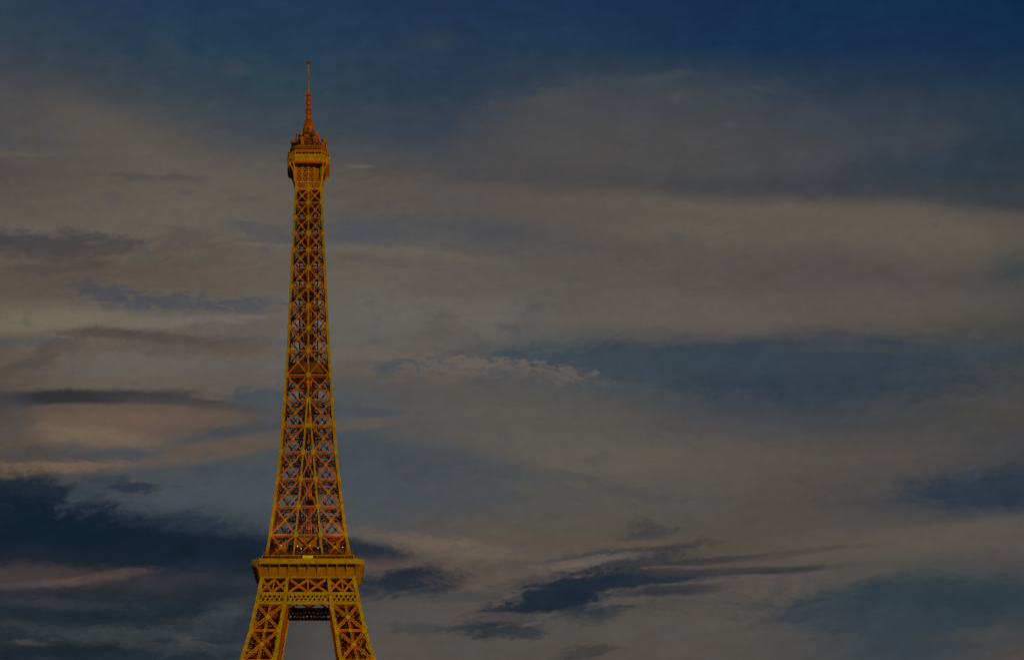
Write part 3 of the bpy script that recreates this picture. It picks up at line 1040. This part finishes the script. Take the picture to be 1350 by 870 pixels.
# grid of floor beams under the deck
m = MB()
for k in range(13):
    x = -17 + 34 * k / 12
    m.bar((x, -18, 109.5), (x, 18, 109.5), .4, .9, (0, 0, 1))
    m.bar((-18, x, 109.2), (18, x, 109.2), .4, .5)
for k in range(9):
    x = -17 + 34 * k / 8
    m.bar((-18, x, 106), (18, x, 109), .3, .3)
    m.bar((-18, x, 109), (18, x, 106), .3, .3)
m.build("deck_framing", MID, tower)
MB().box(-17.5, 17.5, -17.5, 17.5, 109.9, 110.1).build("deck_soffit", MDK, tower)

# --- the four legs
LL = [109.5, 99.0, 88.47, 76.34, 66.5, 57.6]
leg = empty("tower_leg", parent=tower)      # front left leg; the others are turned copies


def cpt(kx, ky, z, ins=.7):
    ax = -(A(z) - ins) if kx else -(I(z) + ins)
    ay = -(A(z) - ins) if ky else -(I(z) + ins)
    return (ax, ay, z)


for kx in (1, 0):
    for ky in (1, 0):
        m = MB()
        zz = [116.7] + LL + [38, 19, 0]
        for a, b in zip(zz, zz[1:]):
            m.bar(cpt(kx, ky, b), cpt(kx, ky, a), 1.4 if kx or ky else 1.1, 1.4 if kx or ky else 1.1)
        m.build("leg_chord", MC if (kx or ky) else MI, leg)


def leg_face(P, fc, mt, full, names=("cross_brace", "leg_girder", "gusset")):
    """P(t, z): t 0 = outer chord, 1 = inner chord."""
    zz = LL[1:]
    n = Vector(fc)
    for a, b in zip(zz, zz[1:]):
        q = MB()
        za, zb_ = a - .45, b + .45
        if full:
            q.girder(P(.04, zb_), P(.96, za), 1.25, .46, .2, .3, fc)
            q.girder(P(.96, zb_), P(.04, za), 1.25, .46, .2, .3, fc)
            q.girder(P(.5, zb_), P(.5, za), .95, .36, .16, .28, fc)
        else:
            q.bar(P(.04, zb_), P(.96, za), .6, .3, fc)
            q.bar(P(.96, zb_), P(.04, za), .6, .3, fc)
            q.bar(P(.5, zb_), P(.5, za), .4, .3, fc)
        q.build(names[0], mt, leg)
        q = MB()
        q.bar(P(0, b), P(1, b), 1.0 if full else .6, .4, fc)
        q.build(names[1], mt, leg)
        if full:
            off = n * .22
            cz = (za + zb_) / 2
            # crossing point of the diagonals
            p1, p2, p3, p4 = (Vector(P(.04, zb_)), Vector(P(.96, za)), Vector(P(.96, zb_)), Vector(P(.04, za)))
            w1, w2 = (p3 - p1).length, (p2 - p4).length
            tt = w1 / (w1 + w2)
            c0 = p1 + (p2 - p1) * tt
            for ctr, rad in ((c0, .88), (Vector(P(.5, b)), .62)):
                g2 = MB()
                up = Vector((0, 0, 1))
                sd_ = n.cross(up).normalized()
                base = 0
                for o2 in (off + n * .08, off - n * .15):
                    for k in range(8):
                        an = math.pi / 8 + k * math.pi / 4
                        g2.v.append(tuple(ctr + o2 + sd_ * rad * math.cos(an) + up * rad * math.sin(an)))
                g2.f.append(tuple(range(8)))
                g2.f.append(tuple(range(15, 7, -1)))
                for k in range(8):
                    j = (k + 1) % 8
                    g2.f.append((j, k, 8 + k, 8 + j))
                g2.build(names[2], MG, leg)
            for t_ in (0.0, 1.0):
                g2 = MB()
                c1 = Vector(P(t_, b))
                inn = (Vector(P(1 - t_, b)) - c1).normalized()
                dn = (Vector(P(t_, b - 1.1)) - Vector(P(t_, b + 1.1))).normalized()
                g2.bar(c1 + n * .2 + inn * .35 + dn * 1.1, c1 + n * .2 + inn * .35 - dn * 1.1, 1.7, .2, fc)
                g2.build(names[2], MG, leg)


def mk(kind):
    def P(t, z):
        o_, i_ = A(z) - .7, I(z) + .7
        s_ = -(o_ + (i_ - o_) * t)
        if kind == 'front':
            return (s_, -(A(z) - .15), z)
        if kind == 'left':
            return (-(A(z) - .15), s_, z)
        if kind == 'back':
            return (s_, -(I(z) + .5), z)
        return (-(I(z) + .5), s_, z)
    return P


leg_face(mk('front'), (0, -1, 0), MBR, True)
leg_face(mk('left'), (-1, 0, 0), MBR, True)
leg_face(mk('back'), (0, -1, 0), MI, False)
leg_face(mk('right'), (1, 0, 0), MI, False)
# inner side sheeting strip beside the inner chord (shows orange between the legs)
m = MB()
for a, b in zip(LL, LL[1:]):
    for t0 in (1.9, 3.3, 4.7, 6.1):
        p = (-(I(a) + .4), -(A(a) - t0), a)
        q_ = (-(I(b) + .4), -(A(b) - t0), b)
        m.bar(q_, p, .75, .4, (1, 0, 0))
m.build("inner_stringer", MBR, leg)
# inclined lift track, stairs and floors inside the leg
m = MB()
for dx in (-.26, -.08, .1, .28):
    def T(z, dx=dx):
        c = (A(z) + I(z)) / 2
        w = (A(z) - I(z))
        return (-(c) + dx * w, -(c) + dx * .3 * w, z)
    for a, b in zip([116.7] + LL, LL + [40]):
        m.bar(T(b), T(a), .85, .6)
z = 42.0
k = 0
while z < 108:
    c = (A(z) + I(z)) / 2
    w = (A(z) - I(z)) * .36
    m.bar((-c - w, -c, z), (-c + w, -c, z + .2), .4, .4)
    m.bar((-c - w, -c - w * .8, z), (-c + w, -c - w * .8, z + (1.6 if k % 2 else -1.6)), .35, .9)
    m.bar((-c - w, -c + w, z), (-c + w, -c + w, z + (2 if k % 2 else -2)), .5, .6)
    z += 1.9
    k += 1
m.build("lift_track", MI, leg)
for z in (98.6, 88.2, 76.1, 66.2):
    m = MB()
    o_, i_ = A(z) - 1, I(z) + 1
    for j in range(9):
        y = o_ + (i_ - o_) * j / 8
        m.bar((-o_, -y, z), (-i_, -y, z), .3, .4)
        m.bar((-y, -o_, z), (-y, -i_, z), .3, .4, (0, 0, 1))
    m.build("floor_grid", MI, leg)
turn_copies(leg, tower)

# --- first platform (below the photograph's edge, but it stands there)
m = MB()
m.ringwall(octo(35.3, 1), 55.5, 59.5, 2.0)
m.ringwall(octo(33.5, 1), 50.5, 55.4, 2.0)
for k in range(30):
    x = -34 + 68 * k / 29
    for sy in (-1, 1):
        m.bar((x, sy * 33.6, 51), (x, sy * 35.0, 55.4), .4, .5)
        m.bar((sy * 33.6, x, 51), (sy * 35.0, x, 55.4), .4, .5, (1, 0, 0))
m.prism([(-34, -34), (34, -34), (34, -14), (-34, -14)], 56.9, 57.3)
m.prism([(-34, 14), (34, 14), (34, 34), (-34, 34)], 56.9, 57.3)
m.prism([(-34, -13.9), (-14, -13.9), (-14, 13.9), (-34, 13.9)], 56.9, 57.3)
m.prism([(14, -13.9), (34, -13.9), (34, 13.9), (14, 13.9)], 56.9, 57.3)
m.build("first_platform", MP, tower)

# --- top gallery and summit
top = empty("top_gallery", parent=tower)
c8 = 3.15
MB().prism(octo(8.35, c8), 277.2, 277.45).build("gallery_floor", MBR, top)
MB().box(-6.6, 6.6, -6.6, 6.6, 276.2, 277.1).build("underfloor_shade_block", MDK, top)  # shade under the gallery put into this block's near-black colour
MB().ringwall(octo(8.45, c8), 277.45, 279.75, .25).build("gallery_parapet", MC, top)
m = MB()
m.ringwall(octo(8.55, c8), 277.3, 277.55, .4)
m.ringwall(octo(8.53, c8), 279.65, 279.9, .4)
m.build("parapet_moulding", MG, top)
MB().ringwall(octo(7.6, 2.8), 277.5, 281.2, .2).build("gallery_glazing", MDK, top)
m = MB()
oc = octo(8.4, c8)
for k in range(8):
    p, q_ = Vector((*oc[k], 0)), Vector((*oc[(k + 1) % 8], 0))
    nn = 4 if k % 2 == 0 else 3
    for j in range(nn):
        r_ = p + (q_ - p) * j / nn
        m.bar((r_.x, r_.y, 279.85), (r_.x, r_.y, 281.0), .4, .4)
        r2 = p + (q_ - p) * (j + .5) / nn
        m.bar((r2.x, r2.y, 279.85), (r2.x, r2.y, 281.0), .15, .2)
m.build("gallery_mullion", MC, top)
MB().ringwall(octo(8.5, c8), 280.85, 281.35, .6).build("gallery_eave", MBR, top)
MB().prism(octo(8.3, 3.1), 281.2, 281.5).build("gallery_roof", MBR, top)
# upper open deck with its cage
MB().ringwall(octo(6.2, 2.4), 281.5, 284.0, .3).build("upper_wall", MLN, top)
m = MB()
oc = octo(7.5, 2.8)
for k in range(8):
    p, q_ = Vector((*oc[k], 0)), Vector((*oc[(k + 1) % 8], 0))
    nn = 9 if k % 2 == 0 else 6
    for j in range(nn):
        r_ = p + (q_ - p) * j / nn
        m.bar((r_.x, r_.y, 281.4), (r_.x * .97, r_.y * .97, 283.6), .2, .15)
    for zc in (282.2, 282.9):
        m.bar((p.x, p.y, zc), (q_.x, q_.y, zc), .14, .14)
m.build("deck_cage", MBR, top)
MB().ringwall(octo(7.45, 2.8), 283.5, 284.0, .9).build("cage_rim", MP, top)
MB().ringwall(octo(8.3, 3.1), 281.5, 281.9, .25).build("roof_kerb", MBR, top)
# stepped roofs
MB().lathe([(6.6, 284.1), (6.3, 285.4), (5.9, 287.2), (5.6, 287.6)], 8).build("equipment_ring", MLN, top)
MB().lathe([(5.0, 287.6), (4.7, 288.6), (3.6, 290.4), (2.6, 291.4)], 12).build("upper_turret", MOX, top)
MB().prism(octo(7.2, 2.7), 283.8, 284.1).build("deck_roof", MOX, top)
MB().lathe([(6.3, 284.1), (6.2, 284.8), (5.2, 285.6)], 8).build("stepped_roof", MOX, top)
MB().lathe([(4.4, 285.2), (4.4, 285.9)], 20).build("gap_shade_drum", MDK, top)  # solid drum, shade between the roofs put into its colour
MB().lathe([(4.9, 285.9), (5.2, 286.2), (5.0, 286.6), (4.2, 287.4), (3.6, 288.5)], 20).build("turret_roof", MP, top)
for k in range(8):
    an = R(22.5 + 45 * k)
    x, y = 6.3 * math.cos(an), 6.3 * math.sin(an)
    MB().box(x - .7, x + .7, y - .7, y + .7, 284.1, 287.0).build("equipment_cabinet", MOX if k % 2 else MI, top, .1)
    MB().lathe([(1.0, 286.9), (1.15, 287.1), (1.15, 287.5), (.9, 287.7)], 12, x * 1.08, y * 1.08).build("cabinet_cap", MP, top)
MB().box(-2.4, 2.4, -4.0, 2.4, 286.6, 290.0).build("summit_cabin", MP, top, .15)
MB().box(-2.7, 2.7, -4.2, 2.7, 289.2, 289.5).build("cabin_cornice", MC, top, .05)
rnd = random.Random(11)
for k in range(44):                    # aerials and dishes round the summit
    an = 2 * math.pi * k / 44 + rnd.uniform(-.06, .06)
    rr = rnd.uniform(3.4, 6.9)
    x, y = rr * math.cos(an), rr * math.sin(an)
    z0 = 286.8 if rr > 5 else 289.0
    h = rnd.uniform(1.2, 3.2) * (1.0 if rr > 5 else 1.2)
    m = MB()
    m.bar((x, y, 284.0), (x, y, z0 + h), .16, .16)
    kind = k % 3
    if kind == 0:
        m.box(x - .2, x + .2, y - .18, y + .18, z0 + h * .4, z0 + h)
    elif kind == 1:
        m.box(x - .5, x + .5, y - .3, y + .3, z0 - .4, z0 + .7)
        m.bar((x - .55, y, z0 + h * .8), (x + .55, y, z0 + h * .8), .12, .12)
    else:
        m.lathe([(.05, z0 + .2), (.55, z0 + .4), (.6, z0 + 1.0), (.1, z0 + 1.2)], 8, x, y)
    m.build("aerial", (MOX, MP, MI)[rnd.randrange(3)], top)
MB().bar((7.1, -1.8, 285.4), (7.1, -1.8, 289.6), .26, .26).build("aerial", MC, top)
MB().bar((-4.9, -2.6, 286), (-4.9, -2.6, 291.9), .3, .3).build("aerial", MOX, top)
MB().lathe([(2.6, 289.9), (2.7, 290.4), (2.2, 291.0), (1.9, 291.3), (1.9, 293.9), (2.15, 294.1), (2.2, 294.5)], 16).build("lantern_drum", MOX, top)
m = MB()
for k in range(8):
    an = R(45 * k)
    m.bar((2.5 * math.cos(an), 2.5 * math.sin(an), 290.4), (1.9 * math.cos(an), 1.9 * math.sin(an), 294.3), .3, .35, (math.cos(an), math.sin(an), 0))
m.build("lantern_buttress", MP, top)
MB().lathe([(1.95, 294.5), (1.95, 295.4), (1.75, 296.3), (1.3, 297.1), (.95, 297.5), (.95, 298.2)], 16).build("dome", MOX, top)
m = MB()
for k in range(8):
    an = R(22.5 + 45 * k)
    c_, s_ = math.cos(an), math.sin(an)
    pr = None
    for r_, z in ((2.0, 294.5), (2.0, 295.4), (1.8, 296.3), (1.36, 297.1), (1.0, 297.6)):
        if pr:
            m.bar(pr, (r_ * c_, r_ * s_, z), .2, .14, (c_, s_, 0))
        pr = (r_ * c_, r_ * s_, z)
m.build("dome_rib", MP, top)

mast = MB().lathe([(.85, 298.0), (.75, 303), (.62, 307.9)], 10).build("mast", MOX, top)
z = 298.6
k = 0
while z < 307.8:
    rr = (1.15, .95, 1.25, 1.0)[k % 4] * (1 - (z - 298) * .018)
    m = MB().lathe([(rr * .7, z - .12), (rr, z), (rr, z + .22), (rr * .7, z + .34)], 10)
    for j in range(4):
        an = R(45 + 90 * j + 20 * k)
        m.bar((.5 * math.cos(an), .5 * math.sin(an), z + .5), (rr * 1.2 * math.cos(an), rr * 1.2 * math.sin(an), z + .5), .18, .35)
    m.build("aerial_ring", MLN if k % 2 else MOX, mast)
    z += .92
    k += 1
MB().lathe([(1.15, 307.6), (1.2, 307.8), (.9, 308.1)], 12).build("mast_cap", MOX, mast)
pole = MB().lathe([(.34, 308.0), (.3, 312.8)], 10).build("antenna_pole", MC, top)
MB().lathe([(.27, 312.8), (.27, 314.9)], 10).build("pale_sleeve", mat("grey_blue_sleeve", (.25, .27, .9), .6, .05), pole)
MB().lathe([(.3, 314.9), (.26, 320.2)], 10).build("upper_pole", MC, pole)
MB().lathe([(.45, 320.1), (.85, 320.3), (.85, 320.8), (.4, 321.0)], 12).build("red_tip", MLN, pole)
for z in (309.2, 311.0, 315.6, 317.4, 318.9):
    m = MB().bar((-.55, 0, z), (.55, 0, z), .14, .14).bar((0, -.55, z), (0, .55, z), .14, .14, (1, 0, 0))
    m.build("crossarm", MC, pole)

# ------------------------------------------------------------------ things on the tower
sign_m = mat("lit_yellow_sign", (.3, .3, .05), .5, .1, 1.0, emit=(.24, .19, .0), estr=1.0)
sg = MB().box(-2.1, 1.9, -18.75, -18.45, 116.75, 118.25).build("lit_sign", sign_m)
tag(sg, "glowing yellow light panel on the middle of the second platform parapet", "light panel")
m = MB()
m.bar((-2.15, -18.8, 116.7), (1.95, -18.8, 116.7), .14, .2)
m.bar((-2.15, -18.8, 118.3), (1.95, -18.8, 118.3), .14, .2)
for x in (-2.15, -.1, 1.95):
    m.bar((x, -18.8, 116.7), (x, -18.8, 118.3), .14, .2)
m.build("frame", MC, sg)


def cabin(loc, w, h, mm, label, cat="lift cabin", name="lift_cabin"):
    e = empty(name, loc)
    tag(e, label, cat)
    MB().box(-w / 2, w / 2, -1.3, 1.3, 0, h * .42).build("lower_body", mm, e, .08)
    MB().box(-w / 2 + .1, w / 2 - .1, -1.2, 1.2, h * .42, h * .8).build("window", MID, e)
    MB().box(-w / 2, w / 2, -1.3, 1.3, h * .8, h).build("roof", mm, e, .08)
    m = MB()
    for x in (-w / 2 + .1, 0, w / 2 - .1):
        m.bar((x, -1.28, h * .4), (x, -1.28, h * .82), .16, .12)
    m.build("frame", mm, e)
    return e


cabin((1.0, -3.6, 139.2), 2.5, 5.4, MRED, "red lift cabin between the middle chords above the second platform")
cabin((3.3, -4.6, 219.6), 1.0, 3.2, MP, "small yellow hoist car hanging behind the right lattice panels halfway up the shaft", "hoist car", "hoist_car")
cabin((-.1, -4.6, 166.2), 1.1, 3.0, MP, "small orange hoist car in the narrow gap where the two middle chords join", "hoist car", "hoist_car")
cabin((9.9, -12.4, 123.6), 2.4, 2.4, MRED, "red kiosk box above the terrace right of the pavilion", "kiosk", "red_box")

# small bright lamps on the terrace
lamp_m = mat("lamp_glass", (.6, .6, .6), .3, .02, 1.0, emit=(.75, .62, .42), estr=1.1)
lamp_spots = [(-4.1, 122.6, "leftmost small bright white lamp under the pavilion on the terrace"),
              (-2.7, 121.6, "bright white lamp left of the centre under the pavilion"),
              (.7, 122.9, "small bright lamp hanging under the middle of the pavilion"),
              (3.9, 121.9, "bright white lamp right of the centre under the pavilion"),
              (13.6, 122.2, "single small white lamp by the right corner chord of the terrace"),
              (-10.6, 122.9, "single small white lamp in the left part of the terrace")]
for x, z, lab in lamp_spots:
    e = empty("terrace_lamp", (x, -15.6, 118.5))
    tag(e, lab, "lamp", "lamps on the second platform terrace")
    h = z - 118.5
    MB().bar((0, 0, 0), (0, 0, h - .12), .09, .09).build("pole", MBR, e)
    MB().lathe([(.04, h - .2), (.17, h - .08), (.17, h + .08), (.04, h + .2)], 10).build("lamp_head", lamp_m, e)

# ------------------------------------------------------------------ visitors along the terrace fence
cloth = [mat("coat_" + n, c, .8, .15, 4.0) for n, c in (("maroon", (.20, .05, .03)), ("navy", (.04, .05, .09)), ("tan", (.36, .24, .12)), ("brown", (.16, .09, .05)), ("pale", (.5, .45, .36)))]
skin_m = mat("skin", (.5, .3, .2), .6, .05, 4.0)
hair_m = mat("hair", (.04, .025, .015), .7, .1, 6.0)
trou_m = mat("trousers", (.05, .05, .06), .85, .1, 4.0)


def person_mesh(pose):
    """skeleton -> skinned body, baked to one continuous mesh."""
    J = {'pel': (0, 0, .95), 'chest': (0, 0, 1.28), 'neck': (0, 0, 1.48), 'head': (0, -.02, 1.60), 'crown': (0, -.01, 1.72),
         'hl': (-.10, 0, .90), 'kl': (-.11, -.02, .50), 'al': (-.11, .02, .08), 'tl': (-.12, -.14, .04),
         'hr': (.10, 0, .90), 'kr': (.12, -.04, .50), 'ar': (.13, .03, .08), 'tr': (.15, -.13, .04),
         'sl': (-.18, 0, 1.42), 'el': (-.25, .03, 1.15), 'wl': (-.24, -.08, .92), 'fl': (-.23, -.12, .82),
         'sr': (.18, 0, 1.42), 'er': (.25, .03, 1.15), 'wr': (.24, -.08, .92), 'fr': (.23, -.12, .82)}
    if pose == 1:      # leaning on the rail
        J['wl'], J['fl'] = (-.16, -.30, 1.08), (-.12, -.38, 1.08)
        J['wr'], J['fr'] = (.16, -.30, 1.08), (.12, -.38, 1.08)
        J['head'], J['crown'] = (.02, -.07, 1.59), (.02, -.07, 1.71)
    if pose == 2:      # holding a phone up
        J['er'], J['wr'], J['fr'] = (.24, -.16, 1.28), (.12, -.32, 1.5), (.09, -.34, 1.58)
    Rr = {'pel': .15, 'chest': .155, 'neck': .06, 'head': .095, 'crown': .07, 'h': .09, 'k': .065, 'a': .045, 't': .04, 's': .07, 'e': .05, 'w': .035, 'f': .035}
    E_ = [('pel', 'chest'), ('chest', 'neck'), ('neck', 'head'), ('head', 'crown')]
    for s_ in 'lr':
        E_ += [('pel', 'h' + s_), ('h' + s_, 'k' + s_), ('k' + s_, 'a' + s_), ('a' + s_, 't' + s_), ('chest', 's' + s_), ('s' + s_, 'e' + s_), ('e' + s_, 'w' + s_), ('w' + s_, 'f' + s_)]
    keys = list(J)
    me = bpy.data.meshes.new("person")
    me.from_pydata([J[k] for k in keys], [(keys.index(a), keys.index(b)) for a, b in E_], [])
    o = bpy.data.objects.new("person_build", me)
    COL.objects.link(o)
    o.modifiers.new("skin", 'SKIN')
    o.modifiers.new("sub", 'SUBSURF').levels = 1
    if not me.skin_vertices:
        me.attributes.new
    sv = me.skin_vertices[0].data if me.skin_vertices else None
    if sv:
        for i, k in enumerate(keys):
            r_ = Rr.get(k) or Rr[k[0]]
            sv[i].radius = (r_, r_ * .8)
            sv[i].use_root = (k == 'pel')
    dg = bpy.context.evaluated_depsgraph_get()
    dg.update()
    out = bpy.data.meshes.new_from_object(o.evaluated_get(dg))
    bpy.data.objects.remove(o)
    return out


pm = [person_mesh(p) for p in range(3)]
bodies = []
for p in range(3):
    for c in cloth:
        me = pm[p].copy()
        me.name = "person"
        me.materials.clear()
        for mm in (c, trou_m, skin_m, hair_m):
            me.materials.append(mm)
        for f in me.polygons:
            z = f.center.z
            f.material_index = 1 if z < .92 and abs(f.center.x) < .2 else (3 if z > 1.66 or (z > 1.55 and f.center.y > .03) else (2 if z > 1.5 or (abs(f.center.x) > .2 and z < .9) else 0))
        bodies.append(me)
rnd = random.Random(5)
x = -16.9
n_p = 0
while x < 16.9:
    o = bpy.data.objects.new("person", bodies[rnd.randrange(len(bodies))])
    COL.objects.link(o)
    o.location = (x, -16.95 + rnd.uniform(0, .5), 118.5)
    o.rotation_euler = (0, 0, rnd.uniform(-.7, .7))
    s_ = rnd.uniform(.93, 1.06)
    o.scale = (s_, s_, s_)
    tag(o, "visitor standing behind the mesh fence of the second platform terrace", "person", "visitors along the terrace fence")
    x += rnd.uniform(.55, 1.5)
    n_p += 1
print("people", n_p, "objects", len(bpy.data.objects))
